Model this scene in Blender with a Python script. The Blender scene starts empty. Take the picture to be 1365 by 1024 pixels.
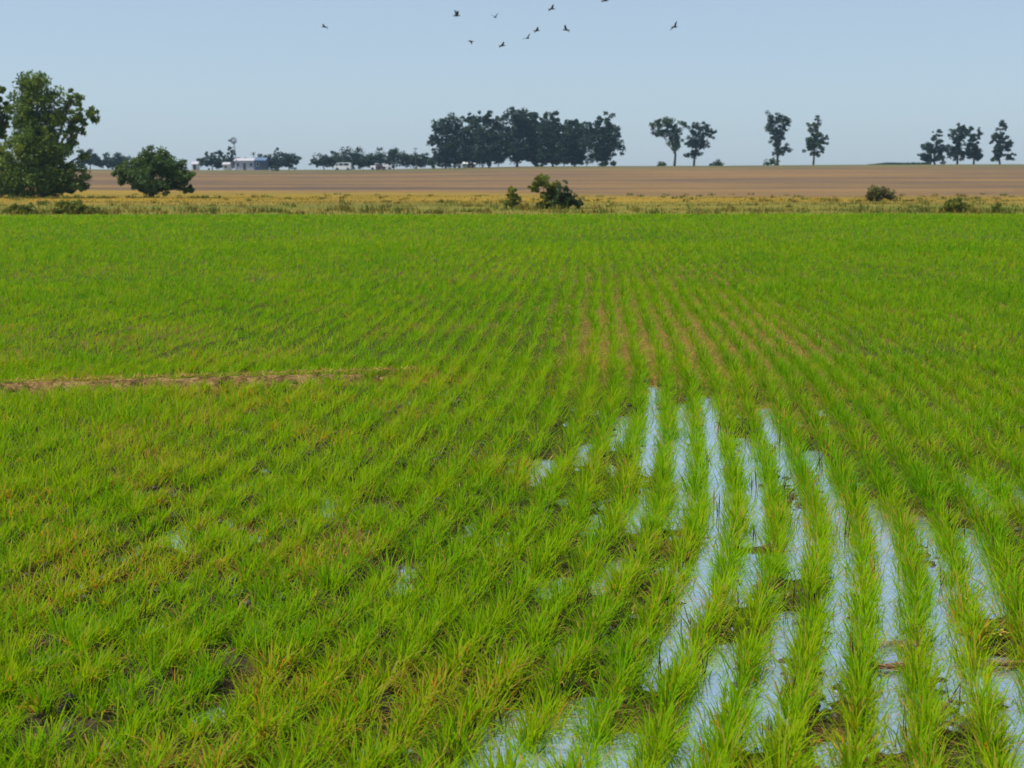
import bpy, bmesh, math, random
import numpy as np
from mathutils import Vector, Matrix

SC = bpy.context.scene
COL = SC.collection
R = math.radians

# ------------------------------------------------------------------ camera
EYE = 1.75
FPX = 1800.0                       # focal length in photograph pixels (1365 wide)
PITCH = math.atan(290.0 / FPX)
cam_d = bpy.data.cameras.new('camera')
cam_d.sensor_width = 36.0
cam_d.lens = 36.0 * FPX / 1365.0
cam_d.clip_start = 0.05
cam_d.clip_end = 12000
cam_d.dof.use_dof = True
cam_d.dof.focus_distance = 6.5
cam_d.dof.aperture_fstop = 5.6
cam = bpy.data.objects.new('camera', cam_d)
COL.objects.link(cam)
cam.location = (0, 0, EYE)
cam.rotation_euler = (math.pi / 2 - PITCH, 0, 0)
SC.camera = cam

# ------------------------------------------------------------------ sky and sun
SUN_EL, SUN_ROT = 62.0, 256.0
world = bpy.data.worlds.new("World")
SC.world = world
world.use_nodes = True
wn = world.node_tree
bg = wn.nodes['Background']
sky = wn.nodes.new('ShaderNodeTexSky')
sky.sky_type = 'NISHITA'
sky.sun_disc = False
sky.sun_elevation = R(SUN_EL)
sky.sun_rotation = R(SUN_ROT)
sky.altitude = 50
sky.air_density = 0.88
sky.dust_density = 0.5
sky.ozone_density = 4.0
pale = wn.nodes.new('ShaderNodeMix')      # an even, slightly milky summer sky
pale.data_type = 'RGBA'
pale.inputs[0].default_value = 0.62
pale.inputs[7].default_value = (3.72, 4.62, 5.55, 1)
wn.links.new(sky.outputs[0], pale.inputs[6])
wn.links.new(pale.outputs[2], bg.inputs[0])
bg.inputs[1].default_value = 0.10

sun_d = bpy.data.lights.new('sun', 'SUN')
sun_d.energy = 4.3
sun_d.angle = R(0.55)
sun_d.color = (1.0, 0.94, 0.83)
sun = bpy.data.objects.new('sun', sun_d)
COL.objects.link(sun)
sdir = Vector((math.sin(R(SUN_ROT)) * math.cos(R(SUN_EL)), math.cos(R(SUN_ROT)) * math.cos(R(SUN_EL)), math.sin(R(SUN_EL))))
sun.rotation_euler = sdir.to_track_quat('Z', 'Y').to_euler()
sun.location = (-40, 0, 60)

vs = SC.view_settings
vs.view_transform = 'Standard'
vs.look = 'None'
vs.exposure = 0.38
vs.gamma = 1.0
vs.use_curve_mapping = False
SC.cycles.max_bounces = 8
SC.cycles.transparent_max_bounces = 8

# ------------------------------------------------------------------ helpers
def rng(seed):
    return np.random.default_rng(seed)

def at(px, py, Y):
    """point of the place seen at photo pixel (px, py), Y metres ahead of the camera"""
    dx = (px - 682.5) / FPX
    v = (512 - py) / FPX
    dy = math.cos(PITCH) + v * math.sin(PITCH)
    dz = -math.sin(PITCH) + v * math.cos(PITCH)
    t = Y / dy
    return (dx * t, Y, EYE + dz * t)

def mpp(Y):                         # metres per photo pixel at distance Y
    return Y / FPX

def vnoise(x, y, seed=0):
    """smooth value noise in 0..1"""
    x = np.asarray(x, float); y = np.asarray(y, float)
    xi = np.floor(x).astype(np.int64); yi = np.floor(y).astype(np.int64)
    fx = x - xi; fy = y - yi
    fx = fx * fx * (3 - 2 * fx); fy = fy * fy * (3 - 2 * fy)
    def h(a, b):
        n = (a * 374761393 + b * 668265263 + seed * 1274126177) & 0x7fffffff
        n = ((n ^ (n >> 13)) * 1103515245 + 12345) & 0x7fffffff
        n = ((n ^ (n >> 15)) * 1376312589) & 0x7fffffff
        return (n & 0xffff) / 65535.0
    a = h(xi, yi); b = h(xi + 1, yi); c = h(xi, yi + 1); d = h(xi + 1, yi + 1)
    return (a * (1 - fx) + b * fx) * (1 - fy) + (c * (1 - fx) + d * fx) * fy

def fbm(x, y, seed=0):
    return (vnoise(x, y, seed) * .55 + vnoise(x * 2.1, y * 2.1, seed + 7) * .3 + vnoise(x * 4.3, y * 4.3, seed + 13) * .15)

def smooth(a, b, x):
    t = np.clip((np.asarray(x, float) - a) / (b - a), 0, 1)
    return t * t * (3 - 2 * t)

def raw_mesh(name, verts, quads=None, tris=None, colors=None, flat=True):
    me = bpy.data.meshes.new(name)
    verts = np.asarray(verts, np.float32)
    me.vertices.add(len(verts))
    me.vertices.foreach_set('co', verts.ravel())
    li, starts = [], []
    n = 0
    if quads is not None and len(quads):
        q = np.asarray(quads, np.int32); li.append(q.ravel()); starts.append(np.arange(len(q)) * 4); n = len(q) * 4
    if tris is not None and len(tris):
        t = np.asarray(tris, np.int32); li.append(t.ravel()); starts.append(n + np.arange(len(t)) * 3)
    li = np.concatenate(li).astype(np.int32); starts = np.concatenate(starts).astype(np.int32)
    me.loops.add(len(li)); me.loops.foreach_set('vertex_index', li)
    me.polygons.add(len(starts)); me.polygons.foreach_set('loop_start', starts)
    if not flat:
        me.polygons.foreach_set('use_smooth', np.ones(len(starts), bool))
    if colors is not None:
        ca = me.color_attributes.new('tint', 'FLOAT_COLOR', 'POINT')
        c = np.ones((len(verts), 4), np.float32); c[:, :3] = colors
        ca.data.foreach_set('color', c.ravel())
    me.update(calc_edges=True)
    me.validate()
    return me

def link(name, me, mat=None, parent=None):
    o = bpy.data.objects.new(name, me)
    COL.objects.link(o)
    if mat is not None:
        me.materials.append(mat)
    if parent is not None:
        o.parent = parent
    return o

def tag(o, label=None, cat=None, group=None, kind=None):
    if label: o['label'] = label
    if cat: o['category'] = cat
    if group: o['group'] = group
    if kind: o['kind'] = kind
    return o

def thing(name, label, cat, loc, group=None):
    o = bpy.data.objects.new(name, None)
    COL.objects.link(o)
    o.location = loc
    o.empty_display_size = 0.3
    return tag(o, label, cat, group)

def bm_obj(name, bm, mat, parent=None, smooth_=False):
    me = bpy.data.meshes.new(name)
    bmesh.ops.recalc_face_normals(bm, faces=bm.faces)
    bm.to_mesh(me); bm.free()
    if smooth_:
        for p in me.polygons: p.use_smooth = True
    return link(name, me, mat, parent)

def bm_box(bm, x0, x1, y0, y1, z0, z1):
    vs_ = [bm.verts.new(c) for c in ((x0,y0,z0),(x1,y0,z0),(x1,y1,z0),(x0,y1,z0),(x0,y0,z1),(x1,y0,z1),(x1,y1,z1),(x0,y1,z1))]
    for f in ((3,2,1,0),(4,5,6,7),(0,1,5,4),(1,2,6,5),(2,3,7,6),(3,0,4,7)):
        bm.faces.new([vs_[i] for i in f])

def bm_tube(bm, pts, radii, n=7):
    rings = []
    for i, p in enumerate(pts):
        p = Vector(p)
        a = Vector(pts[max(i - 1, 0)]); b = Vector(pts[min(i + 1, len(pts) - 1)])
        d = (b - a).normalized()
        s = d.cross(Vector((0.31, 0.9, 0.11))).normalized(); t = d.cross(s)
        rings.append([bm.verts.new(p + (s * math.cos(k * 2 * math.pi / n) + t * math.sin(k * 2 * math.pi / n)) * radii[i]) for k in range(n)])
    for r0, r1 in zip(rings, rings[1:]):
        for k in range(n):
            bm.faces.new((r0[k], r0[(k + 1) % n], r1[(k + 1) % n], r1[k]))
    bm.faces.new(rings[0][::-1]); bm.faces.new(rings[-1])

# ------------------------------------------------------------------ materials
def new_mat(name):
    m = bpy.data.materials.new(name)
    m.use_nodes = True
    nt = m.node_tree
    return m, nt, nt.nodes['Principled BSDF']

def ramp(nt, stops):
    r = nt.nodes.new('ShaderNodeValToRGB')
    e = r.color_ramp.elements
    while len(e) < len(stops): e.new(0.5)
    for i, (p, c) in enumerate(stops):
        e[i].position = p; e[i].color = (*c, 1)
    return r

def noise_node(nt, scale, detail=6, rough=.6, vec=None, stretch=None):
    tc = nt.nodes.new('ShaderNodeTexCoord')
    n = nt.nodes.new('ShaderNodeTexNoise')
    n.inputs['Scale'].default_value = scale
    n.inputs['Detail'].default_value = detail
    n.inputs['Roughness'].default_value = rough
    if stretch:
        mp = nt.nodes.new('ShaderNodeMapping'); mp.inputs['Scale'].default_value = stretch
        nt.links.new(tc.outputs['Object'], mp.inputs['Vector']); nt.links.new(mp.outputs[0], n.inputs['Vector'])
    else:
        nt.links.new(tc.outputs['Object'], n.inputs['Vector'])
    return n

def simple(name, col, rough=.7, var=.25, scale=3.0, metallic=0.0):
    m, nt, b = new_mat(name)
    n = noise_node(nt, scale)
    r = ramp(nt, [(.3, tuple(c * (1 - var) for c in col)), (.7, tuple(min(1, c * (1 + var)) for c in col))])
    nt.links.new(n.outputs[0], r.inputs[0]); nt.links.new(r.outputs[0], b.inputs['Base Color'])
    b.inputs['Roughness'].default_value = rough; b.inputs['Metallic'].default_value = metallic
    return m

def leaf_mat(name, transl=.4, rough=.55, spec=.3, gain=1.0, tcol=(1.25, 1.15, .55)):
    m, nt, b = new_mat(name)
    at_ = nt.nodes.new('ShaderNodeAttribute'); at_.attribute_name = 'tint'
    nt.links.new(at_.outputs['Color'], b.inputs['Base Color'])
    b.inputs['Roughness'].default_value = rough
    b.inputs['Specular IOR Level'].default_value = spec
    tr = nt.nodes.new('ShaderNodeBsdfTranslucent')
    mul = nt.nodes.new('ShaderNodeMix'); mul.data_type = 'RGBA'; mul.blend_type = 'MULTIPLY'
    mul.inputs[0].default_value = 1.0
    mul.inputs[7].default_value = (*tcol, 1)
    nt.links.new(at_.outputs['Color'], mul.inputs[6]); nt.links.new(mul.outputs[2], tr.inputs[0])
    mx = nt.nodes.new('ShaderNodeMixShader'); mx.inputs[0].default_value = transl
    nt.links.new(b.outputs[0], mx.inputs[1]); nt.links.new(tr.outputs[0], mx.inputs[2])
    nt.links.new(mx.outputs[0], nt.nodes['Material Output'].inputs[0])
    return m

M_BLADE = leaf_mat('rice_leaf', .5, .6, .06)
M_STRAW = leaf_mat('straw', .15, .8, .1, tcol=(1, 1, 1))
M_LEAF = leaf_mat('tree_leaf', .33, .6, .2, tcol=(1.25, 1.15, .55))
M_BARK = simple('bark', (.11, .085, .065), .9, .4, 1.5)
M_CLOD = simple('clod_mud', (.045, .032, .022), .7, .5, 20)

# wet and dry mud of the rice paddy
def paddy_mat():
    m, nt, b = new_mat('paddy_mud')
    at_ = nt.nodes.new('ShaderNodeAttribute'); at_.attribute_name = 'tint'
    n = noise_node(nt, 30, 8, .7)
    r = ramp(nt, [(.3, (.55, .55, .55)), (.7, (1.4, 1.35, 1.3))])
    mul = nt.nodes.new('ShaderNodeMix'); mul.data_type = 'RGBA'; mul.blend_type = 'MULTIPLY'; mul.inputs[0].default_value = 1
    nt.links.new(n.outputs[0], r.inputs[0]); nt.links.new(at_.outputs['Color'], mul.inputs[6]); nt.links.new(r.outputs[0], mul.inputs[7])
    nt.links.new(mul.outputs[2], b.inputs['Base Color'])
    bp = nt.nodes.new('ShaderNodeBump'); bp.inputs['Strength'].default_value = .7; bp.inputs['Distance'].default_value = .01
    nt.links.new(n.outputs[0], bp.inputs['Height']); nt.links.new(bp.outputs[0], b.inputs['Normal'])
    b.inputs['Roughness'].default_value = .9
    b.inputs['Specular IOR Level'].default_value = .08
    return m
M_PADDY = paddy_mat()

def field_mat(name, cols, scale, stretch, rough=.95, blend=None):
    m, nt, b = new_mat(name)
    n = noise_node(nt, scale, 8, .65, stretch=stretch)
    r = ramp(nt, [(.38, cols[0]), (.5, cols[1]), (.62, cols[2])])
    nt.links.new(n.outputs[0], r.inputs[0])
    n2 = noise_node(nt, 2.2, 5, .7)
    r2 = ramp(nt, [(.3, (.72, .72, .72)), (.7, (1.25, 1.25, 1.25))])
    nt.links.new(n2.outputs[0], r2.inputs[0])
    mul = nt.nodes.new('ShaderNodeMix'); mul.data_type = 'RGBA'; mul.blend_type = 'MULTIPLY'; mul.inputs[0].default_value = 1
    src = r.outputs[0]
    if blend:                       # the neighbouring crop thins out raggedly across the border
        y0, y1, c2, slope = blend
        tc = nt.nodes.new('ShaderNodeTexCoord'); sp = nt.nodes.new('ShaderNodeSeparateXYZ')
        nt.links.new(tc.outputs['Object'], sp.inputs[0])
        mx_ = nt.nodes.new('ShaderNodeMath'); mx_.operation = 'MULTIPLY_ADD'; mx_.inputs[1].default_value = slope
        nt.links.new(sp.outputs[0], mx_.inputs[0]); nt.links.new(sp.outputs[1], mx_.inputs[2])
        nb = noise_node(nt, .07, 6, .7, stretch=(.5, 1, 1))
        ma = nt.nodes.new('ShaderNodeMath'); ma.operation = 'MULTIPLY_ADD'; ma.inputs[1].default_value = (y1 - y0) * 1.3
        nt.links.new(nb.outputs[0], ma.inputs[0]); nt.links.new(mx_.outputs[0], ma.inputs[2])
        mr = nt.nodes.new('ShaderNodeMapRange'); off = (y1 - y0) * .65
        mr.inputs['From Min'].default_value = y0 + off; mr.inputs['From Max'].default_value = y1 + off
        nt.links.new(ma.outputs[0], mr.inputs[0])
        r3 = ramp(nt, [(.38, c2[0]), (.62, c2[1])]); nt.links.new(n.outputs[0], r3.inputs[0])
        mm = nt.nodes.new('ShaderNodeMix'); mm.data_type = 'RGBA'
        nt.links.new(mr.outputs[0], mm.inputs[0]); nt.links.new(r.outputs[0], mm.inputs[6]); nt.links.new(r3.outputs[0], mm.inputs[7])
        src = mm.outputs[2]
    nt.links.new(src, mul.inputs[6]); nt.links.new(r2.outputs[0], mul.inputs[7])
    nt.links.new(mul.outputs[2], b.inputs['Base Color'])
    bp = nt.nodes.new('ShaderNodeBump'); bp.inputs['Strength'].default_value = .6; bp.inputs['Distance'].default_value = .15
    nt.links.new(n2.outputs[0], bp.inputs['Height']); nt.links.new(bp.outputs[0], b.inputs['Normal'])
    b.inputs['Roughness'].default_value = rough
    b.inputs['Specular IOR Level'].default_value = .1
    return m
M_MARGIN = field_mat('margin_ground', [(.10, .11, .016), (.145, .138, .018), (.18, .145, .024)], .12, (.35, 1, 1), blend=(68, 88, [(.15, .105, .02), (.26, .16, .022)], -.12))
M_STUBBLE = field_mat('stubble_ground', [(.17, .125, .016), (.225, .155, .016), (.265, .168, .018)], .1, (.25, 1, 1), blend=(104, 150, [(.10, .07, .052), (.19, .118, .058)], .45))
M_PLOUGH = field_mat('ploughed_earth', [(.090, .062, .050), (.150, .096, .048), (.215, .13, .05)], .035, (.35, 1.6, 1), blend=(300, 350, [(.085, .085, .035), (.15, .12, .045)], 0))
M_FAR = field_mat('far_pasture', [(.07, .075, .028), (.10, .095, .04), (.13, .11, .05)], .05, (.3, 1, 1))
M_BUND = field_mat('bund_earth', [(.07, .045, .02), (.19, .115, .045), (.31, .20, .08)], 9, (1, 1, 1))

def water_mat():
    m, nt, b = new_mat('paddy_water')
    n = noise_node(nt, 3.5, 3, .5)
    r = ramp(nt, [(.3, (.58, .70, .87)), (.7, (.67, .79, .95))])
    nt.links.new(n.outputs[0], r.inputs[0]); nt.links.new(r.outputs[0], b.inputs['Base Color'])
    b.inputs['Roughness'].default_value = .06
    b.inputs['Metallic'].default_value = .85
    b.inputs['IOR'].default_value = 1.33
    n2 = noise_node(nt, 14, 3, .5)
    bp = nt.nodes.new('ShaderNodeBump'); bp.inputs['Strength'].default_value = .035; bp.inputs['Distance'].default_value = .01
    nt.links.new(n2.outputs[0], bp.inputs['Height']); nt.links.new(bp.outputs[0], b.inputs['Normal'])
    return m
M_WATER = water_mat()

# ------------------------------------------------------------------ the lie of the land
_ky = np.array([0, 40, 47, 50, 60, 75, 90, 120, 160, 200, 250, 300, 340, 380, 420, 500, 600, 1000, 2500, 6000.])
_kz = np.array([0, 0, .02, .04, -.1, -.3, -.5, -.7, -.65, -.45, .1, .75, 1.33, 1.75, 1.7, 1.0, -.5, -6, -30, -120.])
_gy = np.concatenate([np.linspace(0, 700, 2801), np.linspace(710, 6000, 530)])
_gz = np.interp(_gy, _ky, _kz)
_k = np.hanning(61); _k /= _k.sum()
_gs = np.convolve(np.pad(_gz[:2801], 30, mode='edge'), _k, 'valid')
_gz[:2740] = _gs[:2740]
_gz[:150] = 0

def far_z(x, y):
    x = np.asarray(x, float); y = np.asarray(y, float)
    z = np.interp(y, _gy, _gz)
    px = 682.5 + x / np.maximum(y, 40) * FPX
    tilt = np.interp(px, [-400, 0, 300, 500, 700, 950, 1150, 1365, 1800], [-4, -3, -5, -4.0, 0, 1, 2.5, 3.0, 3.5])
    return z + tilt * mpp(380) * smooth(150, 380, y)

# rows: sideways shift of every row with distance
_fy = [0, 3, 3.5, 3.82, 4.22, 4.63, 5.4, 6.2, 6.5, 7.1, 7.85, 8.3, 9.3, 10.05, 10.56, 12.2, 15.25, 19, 30, 50, 60]
_fx = [-1.2, -.29, -.145, -.055, .05, .158, .36, .56, .61, .70, .79, .85, .97, 1.05, 1.10, 1.22, 1.42, 1.66, 2.32, 3.5, 4.1]
_fyy = np.linspace(0, 60, 1201)
_fxx = np.interp(_fyy, _fy, _fx)
_kk = np.hanning(15); _kk /= _kk.sum()
_fxx[20:-20] = np.convolve(_fxx, _kk, 'same')[20:-20]
def F(y):
    return np.interp(y, _fyy, _fxx) + (vnoise(np.asarray(y) * .35, np.zeros_like(np.asarray(y, float)) + 3.3, 5) - .5) * .05
ROW = 0.2
def gap_x(k, y):
    return 0.0 + k * ROW + F(y)
def gap_coord(x, y):                # fractional gap number; integers are gap centres, halves are rows
    return (np.asarray(x) - F(y)) / ROW

# open water in the gaps: (gap, from Y, to Y, how clear)
OPEN = [(0,7.6,10.7,1),(0,6.35,6.9,.8),(0,5.35,5.9,.6),(0,4.3,5.0,.35),(0,3.2,4.15,.95),
        (1,6.4,9.9,.55),(1,3.2,4.25,.7),(1,5.3,5.8,.3),
        (2,4.4,10.2,1),(2,3.2,4.0,.5),
        (3,6.1,8.6,.8),(3,3.2,4.75,.95),(3,5.2,6,.45),
        (4,5.6,9.7,.85),(4,5.6,6.8,1),(4,3.9,5.1,1),
        (5,4.3,8.2,.85),(6,3.9,6.9,1),(7,4.0,6.6,.9),(8,5.1,6.6,.6),(8,3.6,4.6,1),(9,3.6,4.4,.6),(9,6.6,7.6,.5),(10,6.2,7.4,.4),
        (-1,8.2,9.4,.6),(-1,6.2,6.7,.5),(-1,5.3,5.6,.4),(-2,7.6,8.5,.4),(-3,7.3,8.0,.45)]
def openness(k, y):
    """how open the gap k is at distance y (arrays)"""
    o = np.zeros_like(np.asarray(y, float))
    for g, a, b, w in OPEN:
        o = np.maximum(o, np.where(k == g, w, 0) * np.clip(.45 + 1.25 * vnoise(np.asarray(y) * 1.7, np.asarray(k) * 7.7, 19), 0, 1) * smooth(a - .15, a + .1, y) * (1 - smooth(b - .1, b + .15, y)))
    dry = ((k >= -3) & (k <= 6)) * smooth(10.3, 11, y) * (1 - smooth(15, 19, y)) * np.clip(1.6 * vnoise(np.asarray(y) * 1.5, np.asarray(k) * 5.1, 17) - .45, 0, .5)
    dry2 = ((k >= -1) & (k <= 9)) * smooth(15, 17, y) * (1 - smooth(24, 32, y)) * .18
    return np.maximum(o, np.maximum(dry, dry2))

def bund_y(x):
    return 10.35 + (np.asarray(x) + 4.06) * .21
def on_bund(x, y):
    return (x < -.75) & (np.abs(y - bund_y(x) + .08) < .27 * (1 - smooth(-1.6, -.75, x) * .8))

def soil_z(x, y):
    """paddy floor: below the water in the wet corner, above it further out"""
    x = np.asarray(x, float); y = np.asarray(y, float)
    g = gap_coord(x, y)
    wet = smooth(.2, .5, openness(np.floor(g + .5), y) * (y < 10.75))
    wet = np.maximum(wet, 1.0 * smooth(.69, .75, fbm(x * 4.2 + 9, y * 2.6, 21)) * (1 - smooth(6.5, 8.5, y)))
    base = .022 - .05 * wet
    ridge = .012 * np.cos((g - .5) * 2 * np.pi)
    n = (fbm(x * 5, y * 2.2, 3) - .5) * .05 + (fbm(x * 14, y * 9, 9) - .5) * .03
    return base + ridge + n * (1 - smooth(20, 40, y))

def sheet(name, ys, xs_of, zfun, mat, colors=None):
    """grid sheet; xs_of(y) gives the row of x values"""
    X = np.array([xs_of(y) for y in ys])
    Yv = np.array([y if np.ndim(y) else np.full(X.shape[1], y) for y in ys])
    Z = zfun(X, Yv)
    nr, nc = X.shape
    v = np.stack([X, Yv, Z], -1).reshape(-1, 3)
    i = np.arange(nr * nc).reshape(nr, nc)
    q = np.stack([i[:-1, :-1], i[:-1, 1:], i[1:, 1:], i[1:, :-1]], -1).reshape(-1, 4)
    c = colors(v[:, 0], v[:, 1]) if colors else None
    return link(name, raw_mesh(name, v, quads=q, colors=c, flat=False), mat)

# borders between the fields, as functions of x
def b_field(x):  return 48.5 + .03 * x + (vnoise(np.asarray(x) * .3, np.zeros_like(x), 31) - .5) * .8
def b_margin(x): return 84 + .12 * x + (vnoise(np.asarray(x) * .08, np.zeros_like(x) + 2, 33) - .5) * 16
def b_stub(x):   return 130 - .45 * x + (vnoise(np.asarray(x) * .05, np.zeros_like(x) + 4, 35) - .5) * 30
XN = np.linspace(-1, 1, 281)
XW = np.sign(XN) * (np.abs(XN) ** 1.6)

def paddy_tint(x, y):
    wet = np.array([.045, .036, .018]); dry = np.array([.19, .115, .03]); grn = np.array([.065, .085, .010])
    g = gap_coord(x, y)
    d = .8 * smooth(10.2, 11, y) * (1 - smooth(15, 25, y)) * smooth(-5, -2, g) * (1 - smooth(7, 11, g))
    d = np.maximum(d, np.where(x < -.6, 1 - smooth(.15, .5, np.abs(y - bund_y(x))), 0))
    n = fbm(x * 4, y * 1.6, 41)
    d = np.clip(d * (.55 + n) , 0, 1)
    d = np.maximum(d, .5 * smooth(.58, .72, fbm(x * 1.3, y * .9, 43)) * smooth(2.5, 4, y))
    wt = smooth(5, 13, y)[:, None]
    c = (wet * (1 - wt) + grn * .8 * wt) * (1 - d[:, None]) + dry * d[:, None]
    far = smooth(20, 40, y)[:, None]
    return c * (1 - far) + grn * far

# paddy floor: fine near the camera, coarser out to the field edge
ys_near = np.concatenate([np.linspace(-1, 3, 12)[:-1], np.linspace(3, 11.5, 380)[:-1], np.linspace(11.5, 20, 130)[:-1], np.linspace(20, 47, 60)])
def paddy_ground():
    xs = np.sign(XN) * (np.abs(XN) ** 1.0)
    def xs_of(y):
        return np.linspace(-1, 1, 420) * (3.6 + max(float(np.max(y)), 0) * .62)
    rows = list(ys_near)
    o = None
    X = np.array([xs_of(y) for y in rows]); Yv = np.array([np.full(420, y) for y in rows])
    # last rows run up to the field border
    ext = np.linspace(0, 1, 4)[1:]
    xl = X[-1]
    for e in ext:
        X = np.vstack([X, xl]); Yv = np.vstack([Yv, 47 + (b_field(xl) - 47) * e])
    Z = soil_z(X, Yv) * (1 - smooth(44, 47, Yv)) + far_z(X, Yv) * smooth(44, 47, Yv)
    nr, nc = X.shape
    v = np.stack([X, Yv, Z], -1).reshape(-1, 3)
    i = np.arange(nr * nc).reshape(nr, nc)
    q = np.stack([i[:-1, :-1], i[:-1, 1:], i[1:, 1:], i[1:, :-1]], -1).reshape(-1, 4)
    o = link('paddy_ground', raw_mesh('paddy_ground', v, quads=q, colors=paddy_tint(v[:, 0], v[:, 1]), flat=False), M_PADDY)
    tag(o, 'brown paddy mud under the rice rows', None, kind='structure')
    return xl
XL = paddy_ground()

def band(name, f0, f1, n, mat, label, half0=32.74, xs=None, zdrop=0.0, power=1.0):
    t = np.linspace(0, 1, n) ** power
    nx = 281
    X, Yv = [], []
    for e in t:
        base = np.linspace(-1, 1, nx)
        yc = f0(np.zeros(1))[0] * (1 - e) + f1(np.zeros(1))[0] * e
        x = base * (4 + yc * .62 + min(max(0, yc - 60), 900) * .45)
        y = f0(x) * (1 - e) + f1(x) * e
        X.append(x); Yv.append(y)
    X = np.array(X); Yv = np.array(Yv); Z = far_z(X, Yv)
    Z += (fbm(X * .5, Yv * .5, 51) - .5) * .12 * smooth(0, .15, t)[:, None] * (1 - smooth(.85, 1, t))[:, None]
    nr, nc = X.shape
    v = np.stack([X, Yv, Z], -1).reshape(-1, 3)
    i = np.arange(nr * nc).reshape(nr, nc)
    q = np.stack([i[:-1, :-1], i[:-1, 1:], i[1:, 1:], i[1:, :-1]], -1).reshape(-1, 4)
    o = link(name, raw_mesh(name, v, quads=q, flat=False), mat)
    return tag(o, label, None, kind='structure')
band('field_margin', b_field, b_margin, 30, M_MARGIN, 'olive grassy margin beyond the rice')
band('stubble_field', b_margin, b_stub, 30, M_STUBBLE, 'yellow stubble strip before the ploughed field')
def b_crest(x): return 352 + 14 * np.exp(-(np.asarray(x, float) / 45) ** 2) + (vnoise(np.asarray(x) * .03, np.zeros_like(x), 37) - .5) * 12
band('ploughed_field', b_stub, b_crest, 90, M_PLOUGH, 'reddish brown ploughed field rising to the skyline')
def b_horizon(x): return 1600 + 0 * np.asarray(x, float)
band('far_pasture', b_crest, b_horizon, 90, M_FAR, 'green pasture along the skyline', power=2.2)

# standing water: one level sheet that shows wherever the mud dips below it
def water_sheet():
    ys = np.linspace(2.2, 10.9, 60)
    X = np.array([np.linspace(-3.2 - .3 * y, 3.2 + .62 * y, 40) for y in ys]); Yv = np.repeat(ys[:, None], 40, 1)
    v = np.stack([X, Yv, np.zeros_like(X)], -1).reshape(-1, 3)
    i = np.arange(60 * 40).reshape(60, 40)
    q = np.stack([i[:-1, :-1], i[:-1, 1:], i[1:, 1:], i[1:, :-1]], -1).reshape(-1, 4)
    tag(link('water', raw_mesh('water', v, quads=q, flat=False), M_WATER), 'pale sky reflecting water standing between the rice rows', None, kind='structure')
water_sheet()

# low earth bund across the left of the paddy
def bund():
    n, m = 160, 9
    xs = np.linspace(-6.5, -.72, n)
    r = rng(4)
    V = []
    for x in xs:
        w = .16 * (1 - .75 * float(smooth(-1.7, -.72, x))) * (.8 + .5 * vnoise(np.array([x * 3.]), np.array([1.]), 4)[0])
        h = .10 * (1 - .6 * float(smooth(-1.7, -.72, x)))
        for j in range(m):
            t = j / (m - 1) * 2 - 1
            z = h * (1 - t * t) + .03 * (vnoise(np.array([x * 14.]), np.array([t * 3.]), 8)[0] - .5) - .02
            V.append((x, float(bund_y(x)) + t * w, z))
    i = np.arange(n * m).reshape(n, m)
    q = np.stack([i[:-1, :-1], i[1:, :-1], i[1:, 1:], i[:-1, 1:]], -1).reshape(-1, 4)
    tag(link('earth_bund', raw_mesh('earth_bund', np.array(V), quads=q, flat=False), M_BUND), 'low tan earth bund crossing the rice', None, kind='structure')
bund()

# ------------------------------------------------------------------ rice
def blades_mesh(name, base, phi, L, w, th0, th1, col_b, col_t, segs):
    """arching tapered blades: base (N,3), lean direction phi, length L, width w, lean at base th0, extra lean at tip th1"""
    N = len(L)
    ts = np.linspace(0, 1, segs + 1)
    d = np.stack([np.cos(phi), np.sin(phi), np.zeros(N)], -1)
    tw = phi + np.pi / 2 + rng(N).normal(0, .5, N)
    s = np.stack([np.cos(tw), np.sin(tw), np.zeros(N)], -1)
    p = base.copy()
    prof = np.interp(ts, [0, .25, .6, 1], [.6, 1, .8, 0])
    V, Cc = [], []
    for i, t in enumerate(ts):
        if i:
            th = th0 + th1 * (t - .5 / segs)
            p = p + (d * np.sin(th)[:, None] + np.array([0, 0, 1.]) * np.cos(th)[:, None]) * (L / segs)[:, None]
        c = col_b * (1 - t) + col_t * t
        if i < segs:
            V += [p - s * (w * prof[i] / 2)[:, None], p + s * (w * prof[i] / 2)[:, None]]
            Cc += [c, c]
        else:
            V.append(p); Cc.append(c)
    nv = 2 * segs + 1
    V = np.stack(V, 1).reshape(-1, 3); Cc = np.stack(Cc, 1).reshape(-1, 3)
    o = (np.arange(N) * nv)[:, None]
    quads = np.concatenate([o + np.array([[2 * k, 2 * k + 1, 2 * k + 3, 2 * k + 2]]) for k in range(segs - 1)]) if segs > 1 else None
    tris = o + np.array([[2 * segs - 2, 2 * segs - 1, 2 * segs]])
    return raw_mesh(name, V, quads=quads, tris=tris, colors=Cc)

G_MID = np.array([.150, .34, .002]); G_DARK = np.array([.056, .21, .003]); G_YEL = np.array([.30, .41, .003])
G_TAN = np.array([.42, .27, .06]); G_ORG = np.array([.46, .22, .02])

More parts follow.
